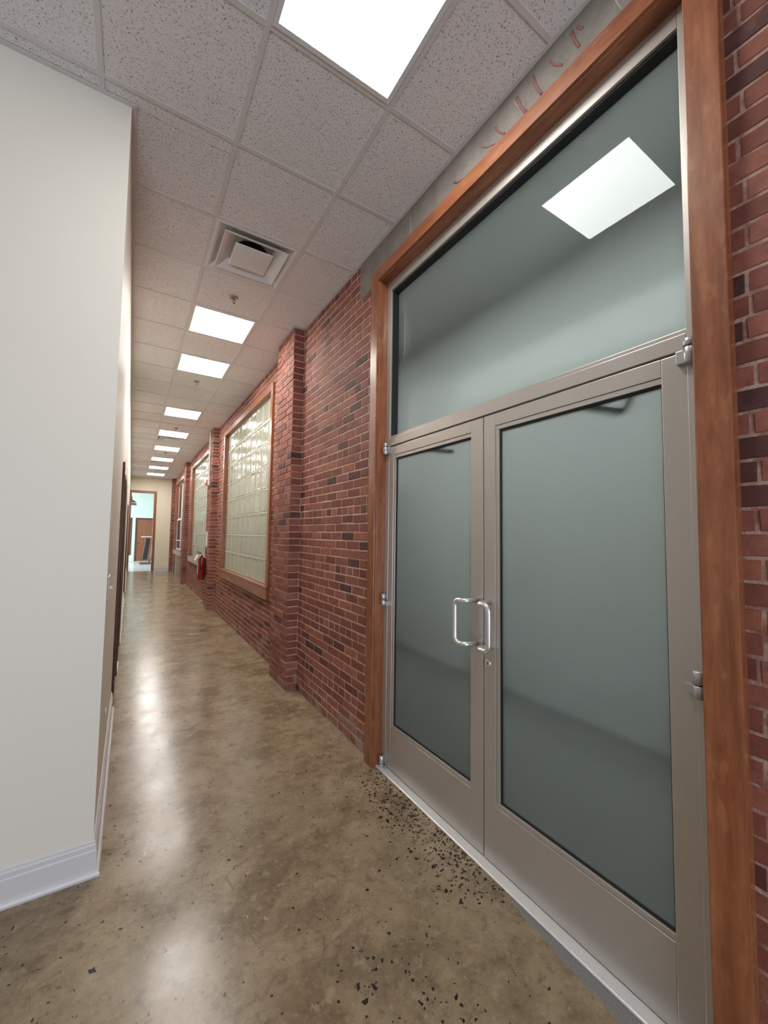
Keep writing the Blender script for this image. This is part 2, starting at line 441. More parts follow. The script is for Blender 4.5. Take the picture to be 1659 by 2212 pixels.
def tube(name, pts, r, mat, parent=None, n=14, corner=0.0):
    """round bar along a polyline; corner > 0 rounds its bends"""
    pts = [Vector(p) for p in pts]
    if corner > 0:
        out = [pts[0]]
        for a, b, c in zip(pts, pts[1:], pts[2:]):
            d1 = (a-b); d2 = (c-b); k = min(corner, d1.length*0.49, d2.length*0.49)
            p1 = b+d1.normalized()*k; p2 = b+d2.normalized()*k
            for i in range(7):
                s = i/6; out.append((1-s)**2*p1+2*s*(1-s)*b+s*s*p2)
        out.append(pts[-1]); pts = out
    c0 = pts[0].copy(); bm = bmesh.new(); rings = []; prev = None
    for i, p in enumerate(pts):
        d = (pts[min(i+1, len(pts)-1)]-pts[max(i-1, 0)]).normalized()
        if prev is None:
            u = d.orthogonal().normalized()
        else:
            u = (prev-d*prev.dot(d)).normalized()
        prev = u; w = d.cross(u)
        rings.append([bm.verts.new(p-c0+u*r*math.cos(2*math.pi*j/n)+w*r*math.sin(2*math.pi*j/n)) for j in range(n)])
    for a, b in zip(rings, rings[1:]):
        for j in range(n): bm.faces.new((a[j], a[(j+1) % n], b[(j+1) % n], b[j]))
    bm.faces.new(rings[0][::-1]); bm.faces.new(rings[-1])
    bmesh.ops.recalc_face_normals(bm, faces=bm.faces)
    o = mesh_obj(name, bm, mat, parent, c0)
    for p in o.data.polygons: p.use_smooth = len(p.vertices) == 4
    return o
def prism_y(name, prof, y0, y1, mat, parent=None, mitre=None):
    """profile in XZ swept along Y"""
    c = Vector((prof[0][0], y0, prof[0][1])); bm = bmesh.new()
    mt = mitre or [0]*len(prof)
    a = [bm.verts.new((x-c.x, e, z-c.z)) for (x, z), e in zip(prof, mt)]; b = [bm.verts.new((x-c.x, y1-y0, z-c.z)) for x, z in prof]
    n = len(prof)
    for i in range(n): bm.faces.new((a[i], a[(i+1) % n], b[(i+1) % n], b[i]))
    bm.faces.new(a[::-1]); bm.faces.new(b); bmesh.ops.recalc_face_normals(bm, faces=bm.faces)
    return mesh_obj(name, bm, mat, parent, c)
def prism_x(name, prof, x0, x1, mat, parent=None, mitre=None):
    """profile in YZ swept along X"""
    c = Vector((x0, prof[0][0], prof[0][1])); bm = bmesh.new()
    a = [bm.verts.new((0, y-c.y, z-c.z)) for y, z in prof]; mt = mitre or [0]*len(prof)
    b = [bm.verts.new((x1-x0+e, y-c.y, z-c.z)) for (y, z), e in zip(prof, mt)]
    n = len(prof)
    for i in range(n): bm.faces.new((a[i], a[(i+1) % n], b[(i+1) % n], b[i]))
    bm.faces.new(a[::-1]); bm.faces.new(b); bmesh.ops.recalc_face_normals(bm, faces=bm.faces)
    return mesh_obj(name, bm, mat, parent, c)
S = 'structure'

# ------------------------------------------------------------------ floor and shell
o = box('floor', (-6.2, -4.2, -0.10), (0.0, YE+0.06, 0.0), 'floor'); tag(o, 'polished brown concrete floor of the corridor with dark stone chips', 'floor', kind=S)

# left wall of the corridor, with three recessed doors, and the wall stub facing the lobby
LD = [(4.40, 5.28), (5.86, 6.62), (11.30, 12.20)]
DTOP = 2.10
segs = []; y = YL+0.12
for a, b in LD:
    segs.append(((XL-0.14, y, 0), (XL, a, H+0.06))); segs.append(((XL-0.14, a, DTOP), (XL, b, H+0.06))); y = b
segs.append(((XL-0.14, y, 0), (XL, YE, H+0.06)))
o = boxes('wall_left', segs, 'paint'); tag(o, 'cream painted wall along the left side of the corridor', 'wall', kind=S)
o = box('wall_lobby', (-6.2, YL, 0), (XL, YL+0.12, H+0.06), 'paint'); tag(o, 'broad cream painted wall at the left, facing the lobby', 'wall', kind=S)
o = box('wall_back_left', (-6.32, -4.2, 0), (-6.2, YL+0.12, H+0.06), 'paint'); tag(o, 'cream painted side wall of the lobby', 'wall', kind=S)
o = boxes('wall_back', [((-6.2, -4.32, 0), (-3.5, -4.2, H+0.06)), ((-1.3, -4.32, 0), (0.2, -4.2, H+0.06)), ((-3.5, -4.32, 0), (-1.3, -4.2, 0.2)), ((-3.5, -4.32, 2.2), (-1.3, -4.2, H+0.06))], 'paint')
tag(o, 'cream painted back wall of the lobby with a wide window', 'wall', kind=S)

# end wall with its tall doorway
EX0, EX1, EZ = -1.50, -0.715, 3.09
o = boxes('wall_end', [((XL-0.2, YE, 0), (EX0, YE+0.12, H+0.06)), ((EX1, YE, 0), (0.25, YE+0.12, H+0.06)), ((EX0, YE, EZ), (EX1, YE+0.12, H+0.06))], 'paint_end')
tag(o, 'pale yellow wall closing the far end of the corridor', 'wall', kind=S)

# ------------------------------------------------------------------ brick wall
NC = 54; CH = H/NC; JT = 0.0080; BL = 0.2085
def brick_mesh(i, header):
    L = 0.1 if header else 0.2
    r = random.Random(100+i+(50 if header else 0))
    bm = bmesh.new(); add_box(bm, (-0.5, -0.5, -0.5), (0.5, 0.5, 0.5))
    for v in bm.verts: v.co = Vector((v.co.x*0.06, v.co.y*L, v.co.z*(CH-JT)))
    bmesh.ops.bevel(bm, geom=list(bm.edges), offset=0.0035, segments=1, affect='EDGES', profile=0.5)
    for v in bm.verts:
        v.co.y += r.uniform(-0.0016, 0.0016); v.co.z += r.uniform(-0.0016, 0.0016); v.co.x += r.uniform(-0.0010, 0.0008)
    bmesh.ops.triangulate(bm, faces=[f for f in bm.faces if len(f.verts) > 4])
    me = bpy.data.meshes.new('brick'); bm.to_mesh(me); bm.free(); me.materials.append(M['brick']); return me
BV = [brick_mesh(i, False) for i in range(10)]; HV = [brick_mesh(i, True) for i in range(6)]
def mesh_arrays(me):
    co = np.empty(len(me.vertices)*3, np.float32); me.vertices.foreach_get('co', co)
    return co.reshape(-1, 3), [tuple(p.vertices) for p in me.polygons]
ARR = {me.name: mesh_arrays(me) for me in BV+HV}

def bricks_build(parent, lst, limit=300):
    """lst: (centre, size(x,y,z), variant mesh); the largest in view become objects, the rest one part"""
    def show(b):
        q = px(b[0])
        if q is None or not (-60 < q[0] < 1720 and -60 < q[1] < 2270): return 0
        d = (Vector(b[0])-CAM)
        face = abs(d.x)/d.length + (0.5*abs(d.y)/d.length if b[3] else 0)
        return b[1][1]*b[1][2]*face/(q[2]**2)
    lst = sorted(lst, key=show, reverse=True)
    top, rest = [b for b in lst[:limit] if show(b) > 0], []
    rest = lst[len(top):]
    for c, s, me, _ in top:
        o = data_obj('brick', me, parent, c)
        L = 0.1 if me in HV else 0.2
        o.scale = (s[0]/0.06, s[1]/L, s[2]/(CH-JT))
        o.rotation_euler = (random.uniform(-.004, .004), random.uniform(-.004, .004), random.uniform(-.003, .003))
    if rest:
        V, Fc, R = [], [], []; off = 0
        for c, s, me, _ in rest:
            co, fs = ARR[me.name]; L = 0.1 if me in HV else 0.2
            V.append(co*np.array([s[0]/0.06, s[1]/L, s[2]/(CH-JT)], np.float32)+np.array(Vector(c)-WORLD[parent.name], np.float32))
            Fc += [tuple(i+off for i in f) for f in fs]; off += len(co); R += [random.random()]*len(co)
        me = bpy.data.meshes.new('brick_field'); me.from_pydata(np.concatenate(V).tolist(), [], Fc)
        a = me.attributes.new('rnd', 'FLOAT', 'POINT'); a.data.foreach_set('value', np.array(R, np.float32))
        me.materials.append(M['brick_stuff'])
        o = data_obj('brick_field', me, parent, WORLD[parent.name]); o['kind'] = 'stuff'

WIN = [(5.05, 7.97, 0.905, 3.385), (9.84, 12.76, 0.905, 3.385), (14.72, 17.56, 0.905, 3.385)]
core = []
y_prev = -4.2
MX = 0.0010
opens = [(DY0-0.02, DY1+0.02, 0.0, DZ+0.02)]+[(a-0.02, b+0.02, c-0.02, d+0.02) for a, b, c, d in WIN]
for a, b, c, d in opens:
    core.append(((MX, y_prev, 0), (0.20, a, H+0.06)))
    core.append(((MX, a, d), (0.20, b, H+0.06)))
    if c > 0: core.append(((MX, a, 0), (0.20, b, c)))
    y_prev = b
core.append(((MX, y_prev, 0), (0.20, YE+0.05, H+0.06)))
wall = boxes('wall_right', core, 'mortar'); tag(wall, 'old red brick wall with pale mortar along the right side', 'wall', kind=S)

blk = [(0.455, 2.455, -1, 3.46), (0.18, 2.72, 3.40, 9)]   # door casing, lintel: no bricks behind
for i, (a, b, c, d) in enumerate(WIN): blk.append((a-0.075, b+0.075, c-0.03 if i < 2 else -1, d+0.065))
bl = []
span = [(-1.6, PIL[0][0]), (PIL[0][1], PIL[1][0]), (PIL[1][1], PIL[2][0]), (PIL[2][1], PIL[3][0])]
for k in range(NC):
    z = (k+0.5)*CH
    head = (k % 7 == 4)
    for s0, s1 in span:
        free = [(s0, s1)]
        for a, b, c, d in blk:
            if c < z < d:
                nf = []
                for u, v in free:
                    if b <= u or a >= v: nf.append((u, v)); continue
                    if a > u: nf.append((u, a))
                    if b < v: nf.append((b, v))
                free = nf
        step = BL/2 if head else BL
        ph = (0.0 if k % 2 else BL/2)+random.uniform(-0.012, 0.012)+0.393
        for u, v in free:
            n0 = math.floor((u-ph)/step)
            yy = ph+n0*step
            jit = 0.0
            while yy < v:
                j2 = random.uniform(-0.008, 0.008)
                a, b = max(u, yy+jit), min(v, yy+step+j2)
                yy += step; jit = j2
                if b-a < 0.028: continue
                me = random.choice(HV if (b-a) < 0.14 else BV)
                bl.append(((0.03+random.uniform(-0.0026, -0.0007), (a+b)/2, z+random.uniform(-0.0012, 0.0012)), (0.06, b-a-JT, CH-JT), me, False))
bricks_build(wall, bl)

PL = ['brick pilaster nearest the frosted doors, first along the wall', 'second brick pilaster along the wall, with the fire extinguisher',
      'third brick pilaster, beyond the second glass block window', 'last brick pilaster, beside the end wall']
for n, (a, b) in enumerate(PIL):
    p = box('pilaster', (XP+0.006, a+0.006, 0), (MX+0.02, b-0.006, H+0.02), 'mortar'); tag(p, PL[n], 'pilaster', 'brick pilasters', S)
    lst = []
    for k in range(NC):
        z = (k+0.5)*CH; w = b-a
        cuts = [0, 0.2085, 0.417, w] if k % 2 else [0, w-0.417, w-0.2085, w]
        if w < 0.5: cuts = [0, 0.2085, w] if k % 2 else [0, w-0.2085, w]
        for u, v in zip(cuts, cuts[1:]):
            lo = a+u+(JT/2 if u > 0 else 0); hi = a+v-(JT/2 if v < w else 0)
            me = random.choice(HV if hi-lo < 0.14 else BV)
            j = random.uniform(-0.0025, 0.002)
            lst.append(((XP+0.055+j, (lo+hi)/2+random.uniform(-0.002, 0.002), z), (0.11, hi-lo, CH-JT), me, True))
    bricks_build(p, lst)

# concrete lintel over the doors, with faint chalk marks
lt = box('lintel', (-0.004, 0.17, 3.405), (0.05, 2.735, H+0.02), 'concrete', bevel=0.004); tag(lt, 'grey concrete lintel with red chalk marks above the doors', 'lintel', kind=S)
for yy, zz, dy, dz, rr in ((1.60, 3.53, .035, .018, .007), (1.38, 3.55, .045, .030, .004), (1.30, 3.56, .030, .045, .006), (1.17, 3.57, .026, .060, .008), (1.085, 3.585, .022, .065, .007), (0.99, 3.59, .030, .040, .005), (0.90, 3.60, .016, .050, .007), (0.88, 3.63, .012, .016, .006)):
    tube('chalk_mark', [(-0.0036, yy-dy, zz-dz), (-0.0040, yy+dy*0.2, zz-dz*0.1), (-0.0036, yy+dy, zz+dz)], rr, 'chalk', lt, 6)
for a_, b_ in ((1.16, 1.22), (0.72, 0.76), (2.05, 2.06)):
    tube('chalk_mark', [(-0.0036, a_, 3.52), (-0.0036, b_, 3.64)], 0.0022, 'chalk_white', lt, 5)

# ------------------------------------------------------------------ ceiling
ceil = box('ceiling', (-6.2, -4.2, H+0.06), (0.25, YE+0.06, H+0.16), 'grid')
tag(ceil, 'suspended ceiling of speckled grey tiles in a metal grid', 'ceiling', kind=S)
LIGHTS = [-2, 3, 5, 9, 12, 15, 18, 21, 24]
VENTS = [1, 13, 19]
LOBBY_L = []   # (row, column offset) of the lobby lights
tmesh = {}
def tile(x0, x1, y0, y1):
    g = 0.0015
    key = (round(x1-x0, 3), round(y1-y0, 3))
    if key not in tmesh:
        bm = bmesh.new(); hx, hy = (x1-x0)/2-g, (y1-y0)/2-g
        add_box(bm, (-hx, -hy, -0.008), (hx, hy, 0.008))
        me = bpy.data.meshes.new('ceiling_tile'); bm.to_mesh(me); bm.free(); me.materials.append(M['tile']); tmesh[key] = me
    data_obj('ceiling_tile', tmesh[key], ceil, ((x0+x1)/2, (y0+y1)/2, H+0.014))
def yk(k): return Y0+k*MOD
TB = 0.012
def runner(y0, y1, x, w=TB, z1=H+0.03): return box('grid_bar', (x-w, y0, H), (x+w, y1, H+0.006), 'grid', ceil)
def cross(x0, x1, y): return box('grid_bar', (x0, y-TB, H+0.0006), (x1, y+TB, H+0.0056), 'grid', ceil)
KMAX = 26
# corridor
for k in range(-5, KMAX+1):
    y0, y1 = yk(k), min(yk(k+1), YE)
    if k not in LIGHTS and k not in VENTS and not (k == -4 or k == -5): tile(XA, XB, y0, y1)
    if k in (-4, -5): tile(XA, XB, y0, y1)
    tile(XB, 0.0, y0, y1)
    if k >= 0: tile(XL, XA, max(y0, YL), y1)
    cross(XB+TB, 0.0, y0); cross(XA+TB, XB-TB, y0)
    if k > 0: cross(XL, XA-TB, y0)
runner(yk(-5), YE, XB); runner(yk(-5), YE, XA)
# wall angles
box('grid_bar', (-0.022, yk(-5), H-0.001), (0.0, PIL[0][0], H+0.003), 'grid', ceil)
for (a, b), (c, d) in zip(PIL, PIL[1:]):
    box('grid_bar', (-0.022, b, H-0.001), (0.0, c, H+0.003), 'grid', ceil)
for a, b in PIL: box('grid_bar', (XP-0.022, a-0.022, H-0.0012), (XP, b, H+0.003), 'grid', ceil)
for a, b in PIL: box('grid_bar', (XP, a-0.022, H-0.0012), (-0.022, a, H+0.003), 'grid', ceil)
box('grid_bar', (XL, YL, H-0.001), (XL+0.022, YE, H+0.003), 'grid', ceil)
box('grid_bar', (-4.2, YL-0.022, H-0.001), (XL+0.022, YL, H+0.003), 'grid', ceil)
# lobby field, in and near the view
cols = [XA-i*MOD for i in range(0, 6)]
for i in range(5):
    for k in range(-5, 1):
        y0, y1 = yk(k), min(yk(k+1), YL)
        if i == 0 and k == 0:
            tile(XL, XA, y0, YL) if False else None
        if (k, -(i+1)) in LOBBY_L: continue
        tile(cols[i+1], cols[i], y0, y1)
        cross(cols[i+1]+TB, cols[i]-TB, y0)
    runner(yk(-5), YL, cols[i+1])
# plain ceiling field behind the camera
o = box('ceiling_field', (-6.2, -4.2, H+0.004), (0.0, yk(-5), H+0.02), 'tile', ceil)
o = box('ceiling_field', (-6.2, yk(-5), H+0.004), (cols[5], YL, H+0.02), 'tile', ceil)

# light panels
def light(x0, y0, label, first=[None]):
    c = (x0+MOD/2, y0+MOD/2, H-0.004)
    L = empty('ceiling_light', c, label, 'light', 'flat square ceiling lights')
    h = MOD/2-0.013; w = 0.022
    if first[0] is None:
        bm = bmesh.new()
        for lo, hi in (((-h, -h, 0), (h, -h+w, .014)), ((-h, h-w, 0), (h, h, .014)), ((-h, -h+w, 0), (-h+w, h-w, .014)), ((h-w, -h+w, 0), (h, h-w, .014))):
            add_box(bm, lo, hi)
        f = mesh_obj('frame', bm, 'fixture', L, c)
        bm = bmesh.new(); add_box(bm, (-h+w, -h+w, 0.002), (h-w, h-w, 0.010)); d = mesh_obj('diffuser', bm, 'panel', L, c)
        bm = bmesh.new(); add_box(bm, (-h+.01, -h+.01, 0.015), (h-.01, h-.01, 0.06)); hs = mesh_obj('housing', bm, 'fixture', L, c)
        first[0] = (f.data, d.data, hs.data)
    else:
        for nme, me in zip(('frame', 'diffuser', 'housing'), first[0]): data_obj(nme, me, L, c)
    return L
LLAB = ['large square light panel overhead at the top edge, nearest the camera', 'square ceiling light just beyond the nearest air vent', 'second square ceiling light beyond the nearest vent, close behind another light',
        'third square ceiling light beyond the nearest vent', 'fourth square ceiling light, touching the middle air vent', 'fifth square ceiling light, just beyond the middle air vent',
        'sixth square ceiling light, touching the farthest vent', 'seventh square ceiling light, second from the end wall', 'farthest square ceiling light, closest to the end wall']
for k, lab in zip(LIGHTS, LLAB): light(XA, yk(k), lab)
for k, ci in LOBBY_L:
    x0 = XA+ci*MOD if ci else XA
    light(x0, yk(k), 'square ceiling light in the lobby behind the camera')

# air vents
def frustum(bm, r0, z0, r1, z1, steps=1):
    a = [bm.verts.new((sx*r0, sy*r0, z0)) for sx, sy in ((-1, -1), (1, -1), (1, 1), (-1, 1))]
    b = [bm.verts.new((sx*r1, sy*r1, z1)) for sx, sy in ((-1, -1), (1, -1), (1, 1), (-1, 1))]
    for i in range(4): bm.faces.new((a[i], a[(i+1) % 4], b[(i+1) % 4], b[i]))
    return a, b
VL = ['square white air vent in the ceiling nearest the camera', 'square air vent in the ceiling between the fourth and fifth lights', 'farthest square air vent, beyond the sixth ceiling light']
for k, lab in zip(VENTS, VL):
    c = (XA+MOD/2, yk(k)+MOD/2, H)
    L = empty('ceiling_vent', c, lab, 'air vent', 'square ceiling air vents')
    bm = bmesh.new()
    frustum(bm, 0.296, 0.0, 0.278, -0.003); frustum(bm, 0.278, -0.003, 0.262, 0.004); frustum(bm, 0.262, 0.004, 0.20, 0.055)
    a, b = frustum(bm, 0.20, 0.055, 0.125, 0.058)
    mesh_obj('frame', bm, 'vent', L, c)
    lathe('duct_dark_disc', [(0.124, 0.0), (0.124, 0.001)], 'black', L, (c[0], c[1], H+0.0505), 40)  # black disc stands in for the dark inside the duct
    bm = bmesh.new(); frustum(bm, 0.140, 0.042, 0.195, 0.002); frustum(bm, 0.195, 0.002, 0.226, -0.014); frustum(bm, 0.226, -0.014, 0.233, -0.012); frustum(bm, 0.233, -0.012, 0.165, 0.046)
    r = mesh_obj('louver_ring', bm, 'vent', L, c); bmesh_fix = None
    bm = bmesh.new(); a, b = frustum(bm, 0.140, -0.008, 0.133, -0.013); v = bm.verts.new((0, 0, -0.020))
    for i in range(4): bm.faces.new((b[i], b[(i+1) % 4], v))
    a2, b2 = frustum(bm, 0.140, -0.008, 0.100, 0.012); bm.faces.new(b2)
    mesh_obj('centre_plate', bm, 'vent', L, c)

# sprinklers
SP = [(3.757, 'sprinkler head in the ceiling beside the nearest air vent'), (6.19, 'second sprinkler head, just past the second small light'), (9.24, 'third sprinkler head from the camera, before the fourth light'), (12.285, 'farthest sprinkler head, just past the fifth light')]
for yy, lab in SP:
    c = (-0.762, yy, H+0.006); L = empty('sprinkler', c, lab, 'sprinkler', 'ceiling sprinkler heads')
    lathe('escutcheon', [(0.026, 0.001), (0.038, -0.001), (0.040, -0.004), (0.034, -0.009), (0.020, -0.013), (0.014, -0.013)], 'steel', L, c, 28)
    lathe('body', [(0.012, -0.010), (0.012, -0.026), (0.009, -0.030)], 'steel', L, c, 16)
    for s in (-1, 1): tube('frame_arm', [(c[0]+s*0.010, yy, c[2]-0.026), (c[0]+s*0.014, yy, c[2]-0.042), (c[0]+s*0.004, yy, c[2]-0.058)], 0.0026, 'steel', L, 8)
    lathe('deflector', [(0.006, -0.056), (0.017, -0.058), (0.017, -0.060), (0.004, -0.061)], 'steel', L, c, 20)

# ------------------------------------------------------------------ wood casing and frosted doors
cas = empty('trim_1', (-0.0, YM, 0), 'tall reddish wood casing round the frosted double doors', 'door casing', kind=S)
box('casing_leg', (-0.045, DY1, 0), (0.0, DY1+0.09, DZ+0.086), 'wood_z', cas, 0.003)
box('casing_leg', (-0.045, DY0-0.09, 0), (0.0, DY0, DZ+0.086), 'wood_z', cas, 0.003)
box('casing_head', (-0.0445, DY0+0.0005, DZ), (0.0, DY1-0.0005, DZ+0.086), 'wood_y', cas, 0.003)
box('jamb', (-0.030, DY1-0.006, 0), (0.16, DY1+0.02, DZ), 'wood_z', cas, 0.002)
box('jamb', (-0.030, DY0-0.02, 0), (0.16, DY0+0.006, DZ), 'wood_z', cas, 0.002)
box('head_jamb', (-0.030, DY0+0.007, DZ-0.006), (0.16, DY1-0.007, DZ+0.02), 'wood_y', cas, 0.002)

FY0, FY1 = DY0+0.007, DY1-0.007
ZT = 2.166      # top of the leaves
tw = empty('window_1', (XD, YM, ZT), 'frosted glass transom above the double doors in a metal frame', 'window', kind=S)
G = 0.060
box('frame_side', (XD-0.002, FY1-0.046, 0.0), (XD+0.11, FY1, DZ-0.006), 'alu', tw, 0.002)
box('frame_side', (XD-0.002, FY0, 0.0), (XD+0.11, FY0+0.040, DZ-0.006), 'alu', tw, 0.002)
TI0, TI1 = FY0+0.040, FY1-0.046
box('frame_head', (XD-0.002, TI0, DZ-0.075), (XD+0.11, TI1, DZ-0.006), 'alu', tw, 0.002)
box('transom_bar', (XD-0.002, TI0, ZT+0.008), (XD+0.11, TI1, ZT+0.062), 'alu', tw, 0.002)
box('glazing_stop', (XD+0.006, TI0, ZT+0.062), (XD+0.10, TI1, ZT+0.080), 'alu', tw, 0.002)
GZ0, GZ1 = ZT+0.080, DZ-0.075
tp = box('glass_pane', (XD+G, TI0, GZ0), (XD+G+0.008, TI1, GZ1), 'frost', tw)
gk = 0.008
for nm, lo, hi in (('gasket', (XD+0.012, TI1-gk, GZ0), (XD+G+0.010, TI1, GZ1)), ('gasket', (XD+0.012, TI0, GZ0), (XD+G+0.014, TI0+gk*0.5, GZ1)), ('gasket', (XD+0.012, TI0, GZ1-gk*1.2), (XD+G+0.014, TI1, GZ1))):
    box(nm, lo, hi, 'gasket', tp)

def leaf(name, ya, yb, hinge_hi, label):
    """door leaf between ya<yb; hinge_hi: hinged on the high-Y side"""
    L = empty(name, (XD, (ya+yb)/2, 0.012), label, 'door', kind=S)
    d = 0.045; z0, z1 = 0.016, ZT
    hs, ms = 0.070, 0.075
    sa, sb = (ms+0.012, hs) if hinge_hi else (hs+0.018, ms)
    box('stile', (XD, ya, z0), (XD+d, ya+sa, z1), 'alu', L, 0.0025)
    box('stile', (XD, yb-sb, z0), (XD+d, yb, z1), 'alu', L, 0.0025)
    ia, ib = ya+sa, yb-sb
    box('top_rail', (XD+0.0004, ia, z1-0.062), (XD+d, ib, z1), 'alu', L, 0.0018)
    box('bottom_rail', (XD+0.0004, ia, z0), (XD+d, ib, 0.285), 'alu', L, 0.0018)
    st = 0.022
    gz0, gz1 = 0.285+st, z1-0.062-st
    box('glazing_stop', (XD+0.003, ia, gz1), (XD+d-0.004, ib, gz1+st-0.0015), 'alu', L, 0.0015)
    box('glazing_stop', (XD+0.003, ia, gz0-st+0.0015), (XD+d-0.004, ib, gz0), 'alu', L, 0.0015)
    box('glazing_stop', (XD+0.003, ib-st, gz0), (XD+d-0.004, ib-0.0015, gz1), 'alu', L, 0.0015)
    ga, gb = ia, ib-st
    p = box('glass_pane', (XD+0.018, ga, gz0), (XD+0.026, gb, gz1), 'frost', L)
    for lo, hi in (((XD+0.010, ga, gz0), (XD+0.030, ga+0.005, gz1)), ((XD+0.010, gb-0.005, gz0), (XD+0.030, gb, gz1)), ((XD+0.010, ga+0.005, gz1-0.008), (XD+0.030, gb-0.005, gz1)), ((XD+0.010, ga+0.005, gz0), (XD+0.030, gb-0.005, gz0+0.005))):
        box('gasket', lo, hi, 'gasket', p)
    box('door_sweep', (XD+0.004, ya+0.004, 0.0125), (XD+d-0.004, yb-0.004, 0.018), 'gasket', L)
    # bent pull handle
    if hinge_hi: ym, yg = ya+0.038, ya+0.112
    else: ym, yg = yb-0.038, yb-0.112
    zt, zb = 1.232, 1.018; xg = XD-0.085
    h = tube('pull_handle', [(XD+0.002, ym, zt), (xg, ym, zt), (xg, yg, zt), (xg, yg, zb), (xg, ym, zb), (XD+0.002, ym, zb)], 0.0125, 'handle', L, 18, 0.034)
    # push bar on the far side
    pb = prism_y('push_bar', [(XD+0.110, 0.998), (XD+0.110, 1.010), (XD+0.120, 1.012), (XD+0.120, 0.998)], ya+0.03, yb-0.03, 'white_plastic', L)
    for yy in (ya+0.035, yb-0.035): box('bracket', (XD+d, yy-0.03, 0.985), (XD+0.110, yy+0.03, 1.02), 'alu', pb, 0.003)
    # pivots
    yh = yb+0.004 if hinge_hi else ya-0.004
    s = 1 if hinge_hi else -1
    xh = XD-0.021
    def pivot(zc, lower, upper):
        pr = lambda h, r1, r2: [(r1*0.86, 0), (r1, 0.003), (r2, h-0.003), (r2*0.86, h)]
        a = lathe('pivot_hinge', pr(lower, 0.0165, 0.019), 'hinge', L, (xh, yh, zc-lower-0.0015), 24)
        b = lathe('pivot_hinge', pr(upper, 0.019, 0.0165), 'hinge', L, (xh, yh, zc+0.0015), 24)
        box('hinge_arm', (xh, yh-s*0.040 if s > 0 else yh+0.004, zc-lower+0.004), (XD+0.001, yh-0.004 if s > 0 else yh+0.040, zc-0.004), 'hinge', a, 0.002)
        box('hinge_arm', (xh, yh-0.006, zc+0.004), (XD+0.001, yh+0.006, zc+upper-0.004), 'hinge', b, 0.002)
    pivot(ZT+0.004, 0.052, 0.026); pivot(1.112, 0.040, 0.040); pivot(0.026, 0.012, 0.050)
    return L
GAP = 0.003
dl = leaf('door_1', YM+GAP, FY1-0.030, True, 'left leaf of the frosted glass double doors')
dr = leaf('door_2', FY0+0.028, YM-GAP, False, 'right leaf of the frosted glass double doors, with a key lock')
# key cylinder and closer arm on the right leaf
lk = lathe('lock_cylinder', [(0.0175, 0.0), (0.0175, -0.006), (0.0145, -0.009), (0.0125, -0.0095), (0.0115, -0.0085)], 'handle', dr, (XD, YM-0.034, 0.937), 30, 'x')
box('key_slot', (XD-0.0105, YM-0.0355, 0.930), (XD-0.0085, YM-0.0325, 0.942), 'black', lk)
tube('closer_arm', [(XD+0.042, 0.700, 2.165), (XD+0.040, 0.775, 2.035), (XD+0.042, 0.955, 2.105)], 0.011, 'black', dr, 10)
tube('closer_arm', [(XD+0.042, 2.06, 2.120), (XD+0.040, 1.90, 2.085), (XD+0.042, 1.70, 2.045)], 0.009, 'black', dl, 10)
th = box('threshold', (-0.012, FY0, 0.0), (XD+0.10, FY1, 0.012), 'sill_metal', None, 0.004); tag(th, 'bright metal threshold strip under the double doors', 'threshold', kind=S)
tag(box('weather_strip', (XD+0.004, YM-GAP+0.0003, 0.013), (XD+0.04, YM+GAP-0.0003, ZT-0.002), 'gasket'), 'thin dark seal strip between the two door leaves', 'seal', kind=S)

# vestibule behind the frosted doors
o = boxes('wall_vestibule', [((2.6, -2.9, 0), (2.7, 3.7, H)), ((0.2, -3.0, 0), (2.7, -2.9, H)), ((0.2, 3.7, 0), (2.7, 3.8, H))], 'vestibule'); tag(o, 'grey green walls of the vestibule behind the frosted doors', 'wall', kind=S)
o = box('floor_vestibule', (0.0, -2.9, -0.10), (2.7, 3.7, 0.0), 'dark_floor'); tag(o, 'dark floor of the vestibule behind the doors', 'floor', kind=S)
o = box('ceiling_vestibule', (0.2, -3.0, H), (2.7, 3.8, H+0.1), 'fixture'); tag(o, 'white ceiling of the vestibule behind the doors', 'ceiling', kind=S)
def backlight_panel(lo, hi, label, mat='backlight_cool', z=H-0.003):  # unseen light panels added behind the door and window glass
    L = empty('ceiling_light', ((lo[0]+hi[0])/2, (lo[1]+hi[1])/2, z), label, 'light')
    box('diffuser', (lo[0]+.02, lo[1]+.02, z-0.02), (hi[0]-.02, hi[1]-.02, z-0.004), mat, L)
    box('frame', (lo[0]+(0.12 if mat == 'backlight_soft' else 0), lo[1], z-0.012), (hi[0], hi[1], z-0.001), 'fixture', L)
backlight_panel((0.65, -0.7), (1.15, 3.5), 'unseen light panel added in the vestibule to backlight the frosted doors', 'backlight_soft', z=2.80)  # added light, placed so the frosted glass fades towards the bottom

# ------------------------------------------------------------------ windows in the brick wall
def casing(L, a, b, c, d, xf=-0.030, w=0.085):
    box('casing_leg', (xf, a-w, c-0.005), (0.0, a, d+w), 'wood_z', L, 0.003)
    box('casing_leg', (xf, b, c-0.005), (0.0, b+w, d+w), 'wood_z', L, 0.003)
    box('casing_head', (xf+0.0005, a+0.0005, d), (0.0, b-0.0005, d+w), 'wood_y', L, 0.003)
    box('jamb', (xf+0.002, a-0.018, c), (0.12, a+0.004, d), 'wood_z', L)
    box('jamb', (xf+0.002, b-0.004, c), (0.12, b+0.018, d), 'wood_z', L)
    box('head_jamb', (xf+0.002, a+0.0045, d-0.004), (0.12, b-0.0045, d+0.018), 'wood_y', L)
    box('sill', (xf-0.018, a-w-0.01, c-0.022), (0.12, b+w+0.09, c-0.0055), 'wood_y', L, 0.003)
    box('apron', (xf-0.012, a-w-0.005, c-0.165), (0.0, b+w+0.085, c-0.0225), 'wood_y', L, 0.003)
